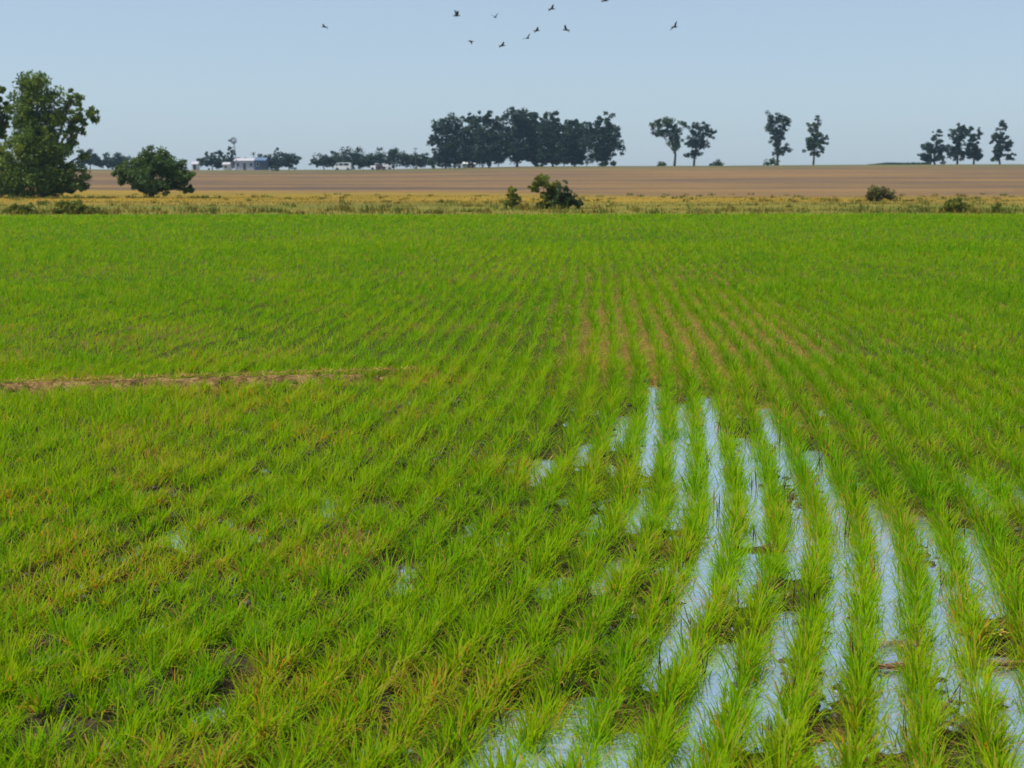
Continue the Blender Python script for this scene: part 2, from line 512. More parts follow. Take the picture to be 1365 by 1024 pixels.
# from, to, blades per metre of row, segments, metres between plants
DENS = [(2.9, 5.0, 1450, 2, .048), (5.0, 7.5, 1080, 2, .050), (7.5, 12, 610, 2, .056), (12, 20, 205, 2, .075), (20, 31, 94, 2, .10), (31, 49, 46, 2, .13)]
def gen_rice(rows, y0, y1, dens, gapm, seed):
    """blades of the given rows between y0 and y1, plant by plant"""
    r = rng(seed)
    per = max(3, int(dens * gapm))
    out = []
    for row in rows:
        npl = max(1, int((y1 - y0) / gapm))
        yp = y0 + (np.arange(npl) + .5 + r.uniform(-.32, .32, npl)) * (y1 - y0) / npl
        xc = (row + .5) * ROW + F(yp)
        ok = np.abs(xc) < yp * .379 * 1.12 + 1.7
        yp, xc = yp[ok], xc[ok]
        if len(yp) == 0: continue
        mess = float(1 - smooth(-5.0, -1.0, row + .5)) * (1 - smooth(9, 13, yp))
        xc = xc + (vnoise(yp * .7, np.full(len(yp), row * 3.7), 23) - .5) * .05 * smooth(7, 14, yp)
        xp = xc + r.normal(0, 1, len(yp)) * (.012 + .014 * mess + .022 * smooth(12, 26, yp))
        oL = openness(np.full(len(yp), row), yp); oR = openness(np.full(len(yp), row + 1), yp)
        out.append(np.stack([xp, yp, oL, oR, mess], -1))
    if not out: return None
    P = np.concatenate(out)
    x, y = P[:, 0], P[:, 1]
    thin = fbm(x * .9 + 3, y * .5, 61); holes = fbm(x * 5, y * 4, 63)
    keep = (~on_bund(x, y) | ((vnoise(x * 5, y * 2, 67) > .6) & (r.random(len(x)) < .75))) & (y < b_field(x) - .1)
    keep &= r.random(len(x)) < np.clip(1.12 - .7 * smooth(.62, .74, holes) * (1 - .75 * smooth(-.1, .3, x)) * (1 - smooth(8, 16, y) * .5) - .12 * smooth(.5, .7, thin), .25, .985)
    P = P[keep]; x, y = P[:, 0], P[:, 1]
    n = len(P)
    hp = np.clip(r.normal(1, .17, n) + (fbm(x * .8, y * .35, 65) - .5) * .5, .5, 1.5)
    vig = np.clip(r.normal(1, .22, n), .4, 1.4)
    vig = vig * np.where(np.abs(x) > y * .379 * 1.03 + .35, .5, 1)      # thinner sowing well outside the view
    hue = r.normal(0, .13, n) + (fbm(x * .45 + 20, y * .28, 71) - .5) * .42 + (fbm(x * 2.2, y * 1.6, 73) - .5) * .3 + .02
    sick = np.clip(smooth(.53, .68, fbm(x * 1.6, y * 1.2, 75)) * (1 - smooth(9, 18, y)) * (1 - .5 * smooth(-.2, .4, x)) + (r.random(n) < .03) * .6, 0, 1)
    i = np.repeat(np.arange(n), per)
    i = i[r.random(len(i)) < vig[i] / 1.15]
    N = len(i)
    phi = r.uniform(0, 2 * np.pi, N)
    across = np.cos(phi)
    o = np.where(across < 0, P[i, 2], P[i, 3]) * np.abs(across)
    spread = np.abs(r.normal(0, 1, N))
    bx = x[i] + np.cos(phi) * spread * np.interp(o, [0, 1], [.050, .030]) * (1 + .45 * smooth(14, 30, y[i])); by = y[i] + np.sin(phi) * spread * .026
    z = np.maximum(soil_z(bx, by), -.02) * (1 - smooth(40, 47, by)) + far_z(bx, by) * smooth(40, 47, by)
    L = np.clip(r.normal(.104, .025, N) * hp[i], .035, .2)
    th0 = np.abs(r.normal(.30, .2, N)) * np.interp(o, [0, 1], [1, .8])
    th1 = np.abs(r.normal(.85, .45, N)) * np.interp(o, [0, 1], [1, .75])
    phi = phi + r.normal(0, .35, N)
    phi = np.arctan2(np.sin(phi) + .10, np.cos(phi) + .10)
    px1 = by / 1350.0
    w = np.maximum(np.maximum(r.normal(.0054, .0013, N), .003), px1 * r.uniform(.55, .95, N))
    u = np.clip(r.normal(.47, .17, N) + hue[i] + sick[i] * .18 + (1 - smooth(6, 12, by)) * .05, 0, 1)[:, None]
    c = np.where(u < .5, G_DARK + (G_MID - G_DARK) * (u * 2), G_MID + (G_YEL - G_MID) * ((u - .5) * 1.5))
    cb = c * np.array([1.0, .92, 1.0]); ct = c * np.array([1.12, 1.06, 1.0])
    dead = r.random(N) < (.02 + .17 * sick[i])
    dc = np.where(r.random(N)[:, None] < .5, G_TAN, G_ORG)
    cb = np.where(dead[:, None], dc, cb); ct = np.where(dead[:, None], dc * 1.05, ct)
    tip = (~dead) & (r.random(N) < .07 + .2 * sick[i])
    ct = np.where(tip[:, None], G_TAN, ct)
    th1 = np.where(dead, th1 + .7, th1); L = np.where(dead, L * .85, L)
    return dict(base=np.stack([bx, by, z], -1), phi=phi, L=L, w=w, th0=th0, th1=th1, cb=cb, ct=ct)

def join_params(ps):
    ps = [p for p in ps if p is not None]
    return {k: np.concatenate([p[k] for p in ps]) for k in ps[0]} if ps else None

def rice_mesh(name, p, segs):
    return blades_mesh(name, p['base'], p['phi'], p['L'], p['w'], p['th0'], p['th1'], p['cb'], p['ct'], segs)

# rows that stand apart between the strips of water, each a thing of its own
ROW_END = 10.4
row_labels = {
    0: 'rice row on the left edge of the leftmost long water strip, yellowish and ragged',
}
ROW_THINGS = {
    0: 'rice row just right of the leftmost water strip that starts highest up the field',
    1: 'rice row just left of the long unbroken water strip in the middle of the rows',
    2: 'rice row bordering the long unbroken middle water strip on its right side',
    3: 'rice row just left of the water strip that widens into a round pool',
    4: 'rice row just right of the water strip that widens into a round pool',
    5: 'rice row just left of the water strip crossed by bands of reddish straw',
    6: 'rice row just right of the water strip crossed by bands of reddish straw',
    7: 'rice row left of the gap that holds the yellow withered weed',
    8: 'rice row at the lower right corner, right of the yellow withered weed',
}
for row, lab in ROW_THINGS.items():
    ps = [gen_rice([row], a, min(b, ROW_END), d, g, 1000 + row * 17 + int(a * 3)) for a, b, d, s, g in DENS[:3]]
    p = join_params(ps)
    o = link('rice_row', rice_mesh('rice_row', p, 2), M_BLADE)
    tag(o, lab, 'rice row', 'rice rows standing apart between the water strips')

# all the rest of the crop
for name, zi in (('rice_crop', None),):
    verts = []
    rows_all = range(-130, 140)
    meshes = []
    groups = {2: []}
    for a, b, d, s, g in DENS:
        rr = [k for k in rows_all if k not in ROW_THINGS] if b <= 12 else list(rows_all)
        groups[s].append(gen_rice(rr, a, b, d, g, 2000 + int(a * 7)))
        if b == 12:
            groups[s].append(gen_rice(list(ROW_THINGS), ROW_END, b, d, g, 2999))
    bmj = bmesh.new()
    for s, ps in groups.items():
        p = join_params(ps)
        me = rice_mesh('rice_crop', p, s)
        bmj.from_mesh(me)
        bpy.data.meshes.remove(me)
    me = bpy.data.meshes.new('rice_crop')
    bmj.to_mesh(me); bmj.free()
    tag(link('rice_crop', me, M_BLADE), 'dense green rice crop filling the field', None, kind='stuff')

# ------------------------------------------------------------------ dead straw, stubs and clods on the mud
def straw():
    r = rng(77)
    B, PH, LL, W, T0, T1, CB = [], [], [], [], [], [], []
    def add(x, y, z, n, lmin, lmax, flat=True, dark=.2, wmin=.004):
        c = np.stack([x, y, z], -1)
        B.append(c); PH.append(r.uniform(0, 2 * np.pi, n)); LL.append(r.uniform(lmin, lmax, n))
        px1 = y / 1350
        W.append(np.maximum(r.uniform(wmin, wmin * 1.8, n), px1 * .7))
        T0.append(r.uniform(1.25, 1.55, n) if flat else np.abs(r.normal(.15, .2, n))); T1.append(r.uniform(-.1, .15, n))
        k = r.random(n)[:, None]
        tan = np.array([.38, .25, .075]); org = np.array([.33, .165, .035]); dk = np.array([.07, .045, .025])
        col = np.where(k < dark, dk, np.where(k < .6, tan, org)) * r.uniform(.7, 1.2, n)[:, None]
        CB.append(col)
    # dry strip between the rows beyond the water
    n = 9000
    y = r.uniform(10.2, 24, n) ** 1.0
    k = r.integers(-5, 10, n); x = gap_x(k, y) + r.normal(0, .03, n)
    add(x, y, np.maximum(soil_z(x, y), 0) + .012, n, .05, .14, True, .18)
    # on the bund
    n = 2600
    x = r.uniform(-6.5, -.75, n); y = bund_y(x) + r.normal(0, .13, n)
    add(x, y, np.full(n, .1) - .9 * (y - bund_y(x)) ** 2, n, .04, .12, True, .22)
    # scattered through the near field
    n = 9000
    y = r.uniform(3.2, 10.5, n); k = r.integers(-32, 22, n); x = gap_x(k, y) + r.normal(0, .035, n)
    ok = ((fbm(x * 2.4, y * 1.7, 81) > .52) | (fbm(x * 5, y * 4, 63) > .6)) & (openness(k, y) < .75)
    x, y = x[ok], y[ok]
    add(x, y, np.maximum(soil_z(x, y), 0) + .014, len(x), .05, .13, True, .3)
    # a few floating in the strips and dark upright stubs
    n = 420
    y = r.uniform(3.6, 10, n); k = r.integers(0, 10, n); x = gap_x(k, y) + r.normal(0, .045, n)
    add(x, y, np.full(n, .006), n, .03, .09, True, .5, .003)
    n = 260
    y = r.uniform(3.6, 12, n); k = r.integers(-20, 16, n); x = gap_x(k, y) + r.normal(0, .04, n)
    add(np.repeat(x, 4) + r.normal(0, .015, n * 4), np.repeat(y, 4) + r.normal(0, .03, n * 4), np.full(n * 4, -.01), n * 4, .06, .15, False, .8, .005)
    B_, PH_, LL_, W_, T0_, T1_, CB_ = map(np.concatenate, (B, PH, LL, W, T0, T1, CB))
    me = blades_mesh('dead_straw', B_, PH_, LL_, W_, T0_, T1_, CB_, CB_, 2)
    tag(link('dead_straw', me, M_STRAW), 'dead tan straw and dark stubs lying on the mud', None, kind='stuff')
straw()

def lump_verts(r, c, rad, flat=.6):
    base = np.array([(0,0,1),(.9,0,.4),(.28,.85,.4),(-.72,.53,.4),(-.72,-.53,.4),(.28,-.85,.4),(.72,.53,-.4),(-.28,.85,-.4),(-.9,0,-.4),(-.28,-.85,-.4),(.72,-.53,-.4),(0,0,-1)])
    v = base * r.uniform(.7, 1.3, (12, 1)) * rad
    v[:, 2] *= flat
    return v + c
LUMP_F = np.array([(0,1,2),(0,2,3),(0,3,4),(0,4,5),(0,5,1),(1,6,2),(2,7,3),(3,8,4),(4,9,5),(5,10,1),(6,7,2),(7,8,3),(8,9,4),(9,10,5),(10,6,1),(11,7,6),(11,8,7),(11,9,8),(11,10,9),(11,6,10)])
def clods():
    r = rng(91)
    V, T = [], []
    spots = []
    for _ in range(3600):
        y = r.uniform(3.4, 11); k = int(r.integers(-14, 14)); e = r.choice([-1, 1]) * r.uniform(.035, .075)
        x = float(gap_x(k, np.array([y]))[0]) + e
        if fbm(np.array([x * 3.1]), np.array([y * 1.3]), 95)[0] > .5: spots.append((x, y, r.uniform(.008, .026)))
    for cx, cy in ((1.53, 7.15), (1.50, 6.9), (1.02, 4.35), (1.45, 4.1), (.36, 4.6), (1.9, 6.0), (2.18, 5.2)):   # heaps of dark mud beside the strips
        for _ in range(26): spots.append((cx + r.normal(0, .035), cy + r.normal(0, .14), r.uniform(.012, .032)))
    for i, (x, y, rad) in enumerate(spots):
        z = max(float(soil_z(np.array([x]), np.array([y]))[0]), -.012) + rad * .25
        V.append(lump_verts(r, np.array([x, y, z]), rad)); T.append(LUMP_F + 12 * i)
    tag(link('mud_clods', raw_mesh('mud_clods', np.concatenate(V), tris=np.concatenate(T)), M_CLOD), 'dark mud clods along the edges of the water strips', None, kind='stuff')
clods()

# bands of reddish straw lying across the water strips
def straw_band(c, half, n, label, seed):
    r = rng(seed)
    x = r.uniform(-half, half, n); y = r.normal(0, .011, n); z = np.abs(r.normal(.006, .006, n))
    k = r.random(n)[:, None]
    col = np.where(k < .5, np.array([.30, .13, .06]), np.where(k < .8, np.array([.42, .26, .10]), np.array([.10, .06, .03])))
    me = blades_mesh('straw_band', np.stack([x, y, z], -1), r.choice([0, np.pi], n) + r.normal(0, .35, n), r.uniform(.03, .08, n), r.uniform(.004, .007, n),
                     r.uniform(1.4, 1.6, n), r.normal(0, .1, n), col, col, 2)
    o = link('straw_band', me, M_STRAW)
    o.location = c
    tag(o, label, 'straw', 'bands of reddish straw across the water')
def ground_pt(px, py, z=0.0):
    a = at(px, py, 1.0)
    t = (z - EYE) / (a[2] - EYE)
    return (a[0] * t, t, z)
straw_band(ground_pt(1188, 892, .006), .075, 150, 'lower thick band of reddish straw lying across the water strip', 3)
straw_band(ground_pt(1190, 862, .006), .06, 70, 'upper thin band of reddish straw lying across the same water strip', 4)
straw_band(ground_pt(1345, 888, .006), .08, 120, 'band of reddish straw across the water near the right edge', 5)

def weed():
    r = rng(8)
    c = ground_pt(1333, 858, .0)
    t = thing('withered_weed', 'small yellow star shaped withered weed in the gap near the right edge', 'weed', c)
    for k in range(7):
        a = k * 2 * math.pi / 7 + r.uniform(-.3, .3)
        bm = bmesh.new()
        L = r.uniform(.04, .065); w = .009; el = r.uniform(.5, 1.2)
        prev = None
        pts = [(0, .5), (.35, 1), (.7, .8), (1, .08)]
        rows = []
        for s, ww in pts:
            rr = L * s * math.cos(el); zz = .03 + L * s * math.sin(el) - .03 * s * s
            p = Vector((math.cos(a) * rr, math.sin(a) * rr, zz)); q = Vector((-math.sin(a), math.cos(a), 0)) * w * ww
            rows.append((bm.verts.new(p - q), bm.verts.new(p + Vector((0, 0, .0025))), bm.verts.new(p + q)))
        for u, v in zip(rows, rows[1:]):
            bm.faces.new((u[0], u[1], v[1], v[0])); bm.faces.new((u[1], u[2], v[2], v[1]))
        bm_obj('leaf', bm, M_WEED, t)
    bm = bmesh.new(); bm_tube(bm, [(0, 0, -.02), (0, 0, .01), (.002, 0, .035)], [.006, .005, .003], 6)
    bm_obj('stem', bm, M_WEED, t)
M_WEED = simple('withered_leaf', (.40, .26, .02), .6, .2, 40)
weed()

# ------------------------------------------------------------------ dry grass of the margin and the stubble
def dry_grass():
    r = rng(101)
    n = 42000
    y = 48 + (r.random(n) ** 1.1) * 62
    x = r.uniform(-1, 1, n) * (y * .379 * 1.2 + 3)
    y = np.maximum(y, b_field(x) + .1)
    dens = fbm(x * .12, y * .22, 103)
    keep = r.random(n) < np.clip((dens - .3) * 2.6, .08, 1)
    x, y = x[keep], y[keep]; n = len(x)
    z = far_z(x, y) - .02
    t = smooth(70, 95, y + (vnoise(x * .1, y * .1, 105) - .5) * 24)[:, None]
    c = np.array([.15, .145, .024]) * (1 - t) + np.array([.25, .172, .016]) * t
    c = c * r.uniform(.85, 1.12, (n, 1))
    g = (r.random(n) < .25 * (1 - smooth(52, 75, y)))[:, None]
    c = np.where(g, np.array([.09, .16, .02]), c)
    L = r.uniform(.05, .14, n)
    # taller tussocks and weeds along the borders and round the shrubs
    nt_, pb = 620, 22
    ty = np.concatenate([r.uniform(49.3, 56, 230), r.uniform(56, 120, 270), np.full(120, 0.)])
    tx = r.uniform(-1, 1, nt_) * (ty * .379 * 1.15 + 2)
    sp_ = [at(p, 277, q)[:2] for p, q in ((28, 50), (104, 50), (683, 60), (727, 60), (752, 59.5), (1173, 87), (1271, 52), (1330, 52), (120, 100), (60, 101), (205, 101), (250, 101))]
    for j in range(120):
        cx, cy = sp_[j % 12]; sc = 3.0 if cy > 95 else 1.0
        tx[500 + j] = cx + r.normal(0, .8 * sc); ty[500 + j] = cy + r.normal(0, .6)
    ti = np.repeat(np.arange(nt_), pb)
    gx = tx[ti] + r.normal(0, .16, nt_ * pb); gy = ty[ti] + r.normal(0, .16, nt_ * pb)
    ok = gy > b_field(gx) + .1; gx, gy, ti = gx[ok], gy[ok], ti[ok]
    tc_ = np.where(r.random(nt_)[:, None] < .55, np.array([.10, .13, .02]), np.array([.20, .15, .03])) * r.uniform(.7, 1.15, (nt_, 1))
    x = np.concatenate([x, gx]); y = np.concatenate([y, gy]); z = np.concatenate([z, far_z(gx, gy) - .02])
    c = np.concatenate([c, tc_[ti]]); L = np.concatenate([L, r.uniform(.12, .34, len(gx)) * r.uniform(.5, 1.2, nt_)[ti]]); n = len(x)
    me = blades_mesh('dry_grass', np.stack([x, y, z], -1), r.uniform(0, 2 * np.pi, n), L, np.maximum(.02, y / 1350 * r.uniform(.5, 1.1, n)), np.abs(r.normal(.2, .2, n)), np.abs(r.normal(.5, .3, n)), c, c * 1.1, 2)
    tag(link('dry_grass', me, M_STRAW), 'dry yellow grass of the field margin', None, kind='stuff')
dry_grass()

# ------------------------------------------------------------------ trees
def crown_points(r, lobes, n_leaf, clumps_per):
    """leaf positions: clumps spread over each lobe's shell, leaves inside the clumps"""
    P, C, S = [], [], []
    vol = np.array([l[3] * l[4] * l[5] for l in lobes]) ** (2 / 3)
    share = vol / vol.sum()
    for l, s in zip(lobes, share):
        c = np.array(l[:3]); rad = np.array(l[3:6])
        nc = max(14, int(clumps_per * s))
        d = r.normal(0, 1, (nc, 3)); d /= np.linalg.norm(d, axis=1)[:, None]
        rr = r.uniform(.05, 1.0, nc) ** .5
        cc = c + d * rad * (rr * r.uniform(.72, 1.1, nc))[:, None]
        cr = rad.min() * r.uniform(.26, .52, nc)
        sh = r.normal(0, 1, nc)
        nl = max(nc, int(n_leaf * s))
        i = r.integers(0, nc, nl)
        dd = r.normal(0, 1, (nl, 3)); dd /= np.linalg.norm(dd, axis=1)[:, None]
        P.append(cc[i] + dd * (cr[i] * r.random(nl) ** .45)[:, None] * np.array([1.15, 1.15, .85]))
        C.append(sh[i]); S.append(np.full(nl, 1.0))
    return np.concatenate(P), np.concatenate(C)

def leaf_quads(name, r, P, size, col):
    n = len(P)
    a = r.normal(0, 1, (n, 3)); a /= np.linalg.norm(a, axis=1)[:, None]
    b = np.cross(a, r.normal(0, 1, (n, 3))); b /= np.linalg.norm(b, axis=1)[:, None]
    L = size * r.uniform(.6, 1.3, n)[:, None]; W = L * .55
    V = np.stack([P - a * L * .5, P + b * W * .5, P + a * L * .5, P - b * W * .5], 1).reshape(-1, 3)
    q = (np.arange(n) * 4)[:, None] + np.array([[0, 1, 2, 3]])
    return raw_mesh(name, V, quads=q, colors=np.repeat(col, 4, 0))

def tree(name, label, cat, base, Y, lobes, n_leaf, leaf, cols, seed, group=None, trunk_r=None, trunk_top=None, clumps=None, depth=.9, limbs=True, shift=0.0, trunks=None, fat=1.0):
    """base: photo pixel of the foot; lobes: (px, py, rx, ry) crown masses seen at distance Y, each given its own depth"""
    r = rng(seed)
    bx, _, _ = at(base[0], base[1], Y)
    bz = float(far_z(np.array([bx]), np.array([Y]))[0]) if Y > 47 else 0
    o = thing(name, label, cat, (bx, Y, bz), group)
    m = mpp(Y)
    L3 = []
    for i, (px, py, rx, ry) in enumerate(lobes):
        p = at(px, py, Y)
        rdep = min(rx, ry * 1.5) * m * depth
        L3.append((p[0] - bx, r.uniform(-.35, .35) * rdep, p[2] - bz, rx * m * fat, rdep, ry * m * (fat * .5 + .5)))
    P, sh = crown_points(r, L3, n_leaf, clumps or max(20, n_leaf // 45))
    n = len(P)
    P = P[P[:, 2] > .03]; sh = sh[:len(P)]
    n = len(P)
    lo, mid, hi = [np.array(c) for c in cols]
    u = np.clip(.5 + .22 * sh + r.normal(0, .14, n), 0, 1)[:, None]
    col = np.where(u < .5, lo + (mid - lo) * u * 2, mid + (hi - mid) * (u - .5) * 2)
    cr = link('crown', leaf_quads('crown', r, P, leaf, col), M_LEAF, o)
    # trunk with limbs reaching into every crown mass
    bm = bmesh.new()
    zs = [l[2] for l in L3]
    hmax = max(l[2] + l[5] for l in L3)
    tr = trunk_r or hmax * .022
    ctr = np.average(np.array(L3), axis=0, weights=[l[3] * l[5] for l in L3])
    feet = trunks or [0.0]
    for f in feet:
        fx = f * m
        top = (ctr[0] * .8 + fx * .3, ctr[1], ctr[2] if trunk_top is None else trunk_top * m)
        pts = [(fx, 0, -.15), (fx * .95 + .02 * hmax * r.normal(), .02 * hmax * r.normal(), top[2] * .35), (fx * .6 + top[0] * .5, top[1] * .5, top[2] * .7), top]
        bm_tube(bm, pts, [tr * 1.25, tr * .95, tr * .75, tr * .4], 8)
    if limbs:
        for l in L3:
            s = r.uniform(.35, .65)
            st = Vector((ctr[0] * .6 * s, ctr[1] * .5, ctr[2] * s))
            en = Vector((l[0], l[1], l[2] + l[5] * .3))
            md = st.lerp(en, .5) + Vector((0, 0, -.04 * hmax))
            bm_tube(bm, [st, md, en], [tr * .5, tr * .35, tr * .12], 6)
    bm_obj('trunk', bm, M_BARK, o, True)
    return o

DK = [(.013, .033, .030), (.026, .056, .044), (.050, .086, .050)]       # dark grove green
MD = [(.020, .048, .022), (.042, .085, .032), (.08, .125, .04)]        # mid green
LT = [(.032, .078, .02), (.095, .16, .022), (.22, .29, .03)]       # lighter, yellowish
OL = [(.075, .105, .02), (.15, .18, .03), (.25, .26, .045)]             # olive scrub

# big tree at the left with its companions
YT = 104
tree('large_tree', 'large broad eucalyptus tree with sunlit yellowish top, biggest tree in view', 'tree', (55, 264), YT,
     [(50,118,26,22),(32,150,24,28),(62,152,26,30),(40,190,30,30),(72,195,26,30),(30,232,30,28),(70,236,30,26),(95,238,20,22),(10,228,22,30),(96,132,13,15),(105,158,13,13),(122,153,11,11),(100,178,12,14),(112,208,8,8),(112,250,9,8),(15,252,18,14),(48,254,22,13),(80,256,20,12),(-4,252,16,12)],
     40000, .235, LT, 11, None, .3, clumps=420, fat=1.1)
tree('edge_tree', 'tall thin crowned tree cut off by the left edge of the photo', 'tree', (-14, 264), YT + 3,
     [(-12,128,18,22),(-2,165,14,24),(-25,165,24,28),(-8,205,18,22),(-30,225,30,30),(8,140,6,14)], 14000, .27, LT, 12, None, .25, clumps=200)
tree('round_bush_tree', 'low dome shaped dark green tree right of the large tree', 'tree', (202, 263), YT - 1,
     [(203,212,26,15),(180,225,22,18),(228,226,24,17),(200,236,34,20),(165,234,12,15),(242,240,17,14),(215,248,34,11),(190,252,18,9),(250,252,10,7)],
     24000, .19, [(.030,.065,.022),(.066,.12,.032),(.12,.18,.04)], 13, None, .2, clumps=240)
for i, (lab, base, Y, lobes, n) in enumerate([
    ('low olive shrub at the left edge of the field margin', (28, 288), 50, [(28,280,15,8),(18,283,9,5),(38,283,9,5)], 1400),
    ('wide low olive shrub in front of the large tree', (104, 289), 50, [(90,277,18,10),(108,279,20,9),(125,283,14,6),(76,283,8,5)], 2600),
    ('small wispy shrub left of the double shrub in mid field', (683, 277), 60, [(683,259,9,8),(688,268,7,6),(675,271,5,4)], 900),
    ('pale green umbrella shaped shrub beside the dark shrub in mid field', (727, 277), 60, [(722,243,13,9),(733,250,12,9),(714,251,9,5),(729,264,8,10),(738,262,9,11)], 2600),
    ('dark rounded shrub beside the pale umbrella shaped shrub', (752, 277), 59.5, [(751,258,11,16),(760,266,12,10),(748,268,14,8),(770,271,7,5)], 2600),
    ('reddish olive shrub at the edge of the ploughed field on the right', (1173, 268), 87, [(1168,257,13,9),(1182,259,13,8),(1160,262,7,5)], 2600),
    ('round green shrub at the far edge of the rice on the right', (1271, 283), 52, [(1270,273,15,9),(1280,277,11,6),(1260,278,8,5)], 1600),
    ('tiny green tuft near the right edge of the field margin', (1330, 281), 52, [(1330,277,8,4)], 300)]):
    cols = {3: OL, 4: [(.03,.055,.03),(.055,.09,.04),(.10,.14,.05)], 5: [(.09,.07,.04),(.12,.13,.035),(.17,.18,.045)]}.get(i, OL)
    r_ = tree('shrub', lab, 'shrub', base, Y, lobes + [(base[0], base[1] - 5, lobes[0][2] * .8, 5)], int(n * 1.5), .11 if Y < 60 else .13, cols, 30 + i, 'shrubs along the field margin', .03, depth=.9, fat=1.15, trunk_top=4)

# the grove on the skyline
YG = 372
grove = [
  ('leftmost grove tree, with an open lower left side', (594,222), [(597,166,13,12),(588,178,10,9),(606,178,10,10),(582,190,8,7),(597,192,14,12),(596,208,12,12),(586,213,9,8)]),
  ('narrow topped tree second from the left in the grove', (630,221), [(629,159,8,8),(631,175,12,14),(629,192,13,14),(631,207,12,9)]),
  ('flat topped tree third from the left in the grove', (652,221), [(648,159,8,8),(658,162,9,9),(653,180,15,15),(652,198,15,13),(652,210,11,8)]),
  ('tallest round topped tree in the middle of the grove', (690,222), [(691,156,14,11),(684,168,14,13),(700,170,14,14),(691,186,17,13),(688,202,15,11)]),
  ('slim tree pressed against the right of the tallest grove tree', (714,222), [(713,157,7,8),(714,172,9,13),(712,190,11,12),(708,201,9,7)]),
  ('tree right of the middle of the grove with a small pointed head', (737,222), [(735,159,9,8),(741,170,10,9),(733,177,12,12),(739,190,14,11),(736,206,12,9)]),
  ('shorter tree with a rounded crown second from the right of the grove', (766,222), [(766,169,11,8),(760,181,13,12),(772,185,12,13),(766,200,15,11),(766,213,10,6)]),
  ('rightmost grove tree with a ragged overhanging right side', (803,221), [(805,161,8,9),(799,173,12,11),(808,180,13,12),(817,187,9,7),(797,190,14,12),(813,198,12,8),(801,206,12,8),(789,178,9,10)]),
]
for i, (lab, base, lobes) in enumerate(grove):
    lobes = lobes + [(base[0] - 5, 207, 9, 9), (base[0] + 5, 209, 9, 9)]
    tree('grove_tree', lab, 'tree', base, YG + [0, 6, -4, 3, 10, -2, 7, 0][i], lobes, 8000, .74, DK, 50 + i, 'trees of the skyline grove', .28, clumps=230, fat=1.72)
under = [((611,222), [(612,215,6,5)]), ((664,222), [(668,212,8,8)]), ((722,222), [(722,213,9,7),(730,207,7,6)]), ((752,222), [(752,208,9,12),(745,213,7,7)]), ((782,222), [(782,206,10,12),(786,214,9,6)]), ((577,222), [(578,215,6,6)]), ((818, 222), [(818,218,5,3)])]
ulab = ['small bush at the foot of the grove between its first two trees', 'leafy bush under the grove left of the tallest tree', 'pale bush under the grove right of the tallest tree',
        'upright bush under the grove between the pointed and the rounded tree', 'tall bush under the grove left of its rightmost tree', 'bluish bush at the left foot of the grove', 'tiny bush at the right foot of the grove']
for i, (base, lobes) in enumerate(under):
    tree('grove_bush', ulab[i], 'bush', base, YG + 12 + 2 * i, lobes, 500, .55, DK, 80 + i, 'bushes under the grove', .1, clumps=30)

# single trees right of the grove
YS = 376
tree('fan_tree', 'fan shaped skyline tree with spreading branches and a bare trunk', 'tree', (899,223), YS,
     [(887,163,11,8),(873,167,8,6),(880,176,9,8),(903,168,9,8),(911,167,5,6),(893,181,10,8),(903,183,8,11),(898,196,9,8)], 5200, .52, MD, 101, 'lone trees on the skyline', .3, clumps=100, fat=1.27)
tree('lobed_tree', 'skyline tree with uneven side lobes right beside the fan shaped tree', 'tree', (925,223), YS + 3,
     [(934,168,11,7),(926,175,9,9),(940,178,9,8),(949,178,5,8),(930,188,12,9),(938,194,8,7),(920,193,8,6),(928,205,9,6),(917,207,6,4)], 5200, .52, DK, 102, 'lone trees on the skyline', .28, clumps=100, fat=1.27)
tree('columnar_tree', 'tall column like skyline tree with a bush at its foot', 'tree', (1036,222), YS,
     [(1028,159,11,7),(1042,159,10,7),(1047,165,7,8),(1034,172,13,10),(1041,181,9,9),(1032,188,8,8),(1038,199,10,8),(1050,200,7,5),(1036,206,6,4)], 5200, .52, DK, 103, 'lone trees on the skyline', .3, clumps=100, fat=1.27)
tree('diamond_tree', 'smaller diamond shaped skyline tree standing alone right of the column like tree', 'tree', (1084,222), YS + 4,
     [(1090,159,4,5),(1084,169,9,6),(1088,180,9,7),(1081,188,9,9),(1091,192,9,8),(1099,186,5,5),(1079,197,7,6),(1087,205,8,5)], 4800, .52, MD, 104, 'lone trees on the skyline', .25, clumps=100, fat=1.27)
for i, (lab, base, Y, lobes) in enumerate([
    ('small round bush on the skyline right of the lobed tree', (957,223), 378, [(957,218,8,6),(950,220,5,3)]),
    ('tiny bush on the skyline left of the fan shaped tree', (880,223), 380, [(881,220,7,4)]),
    ('bush at the foot of the column like tree', (1028,222), 380, [(1026,216,8,6),(1034,216,7,7),(1022,219,5,4)])]):
    tree('skyline_bush', lab, 'bush', base, Y, lobes, 500, .5, MD, 110 + i, 'bushes on the skyline', .08, clumps=30)
right_trees = [
  ('broad cone shaped tree, leftmost of the right hand skyline trees', (1246,219), [(1250,178,5,7),(1247,190,9,8),(1240,198,11,8),(1254,201,9,9),(1244,210,15,8),(1231,209,5,4)]),
  ('slender tree between the cone shaped and the fork topped tree', (1276,218), [(1280,172,8,8),(1274,182,8,9),(1281,190,8,11),(1272,202,9,11),(1281,208,8,9)]),
  ('fork topped tree with a gap in its head on the right skyline', (1298,218), [(1291,174,5,8),(1304,177,4,9),(1297,190,7,9),(1297,203,9,10),(1302,211,7,6)]),
  ('separate pointed tree near the right edge of the skyline', (1333,218), [(1336,168,6,7),(1332,181,8,9),(1325,184,5,10),(1340,192,7,9),(1332,201,10,11),(1346,208,7,5),(1327,210,6,5)])]
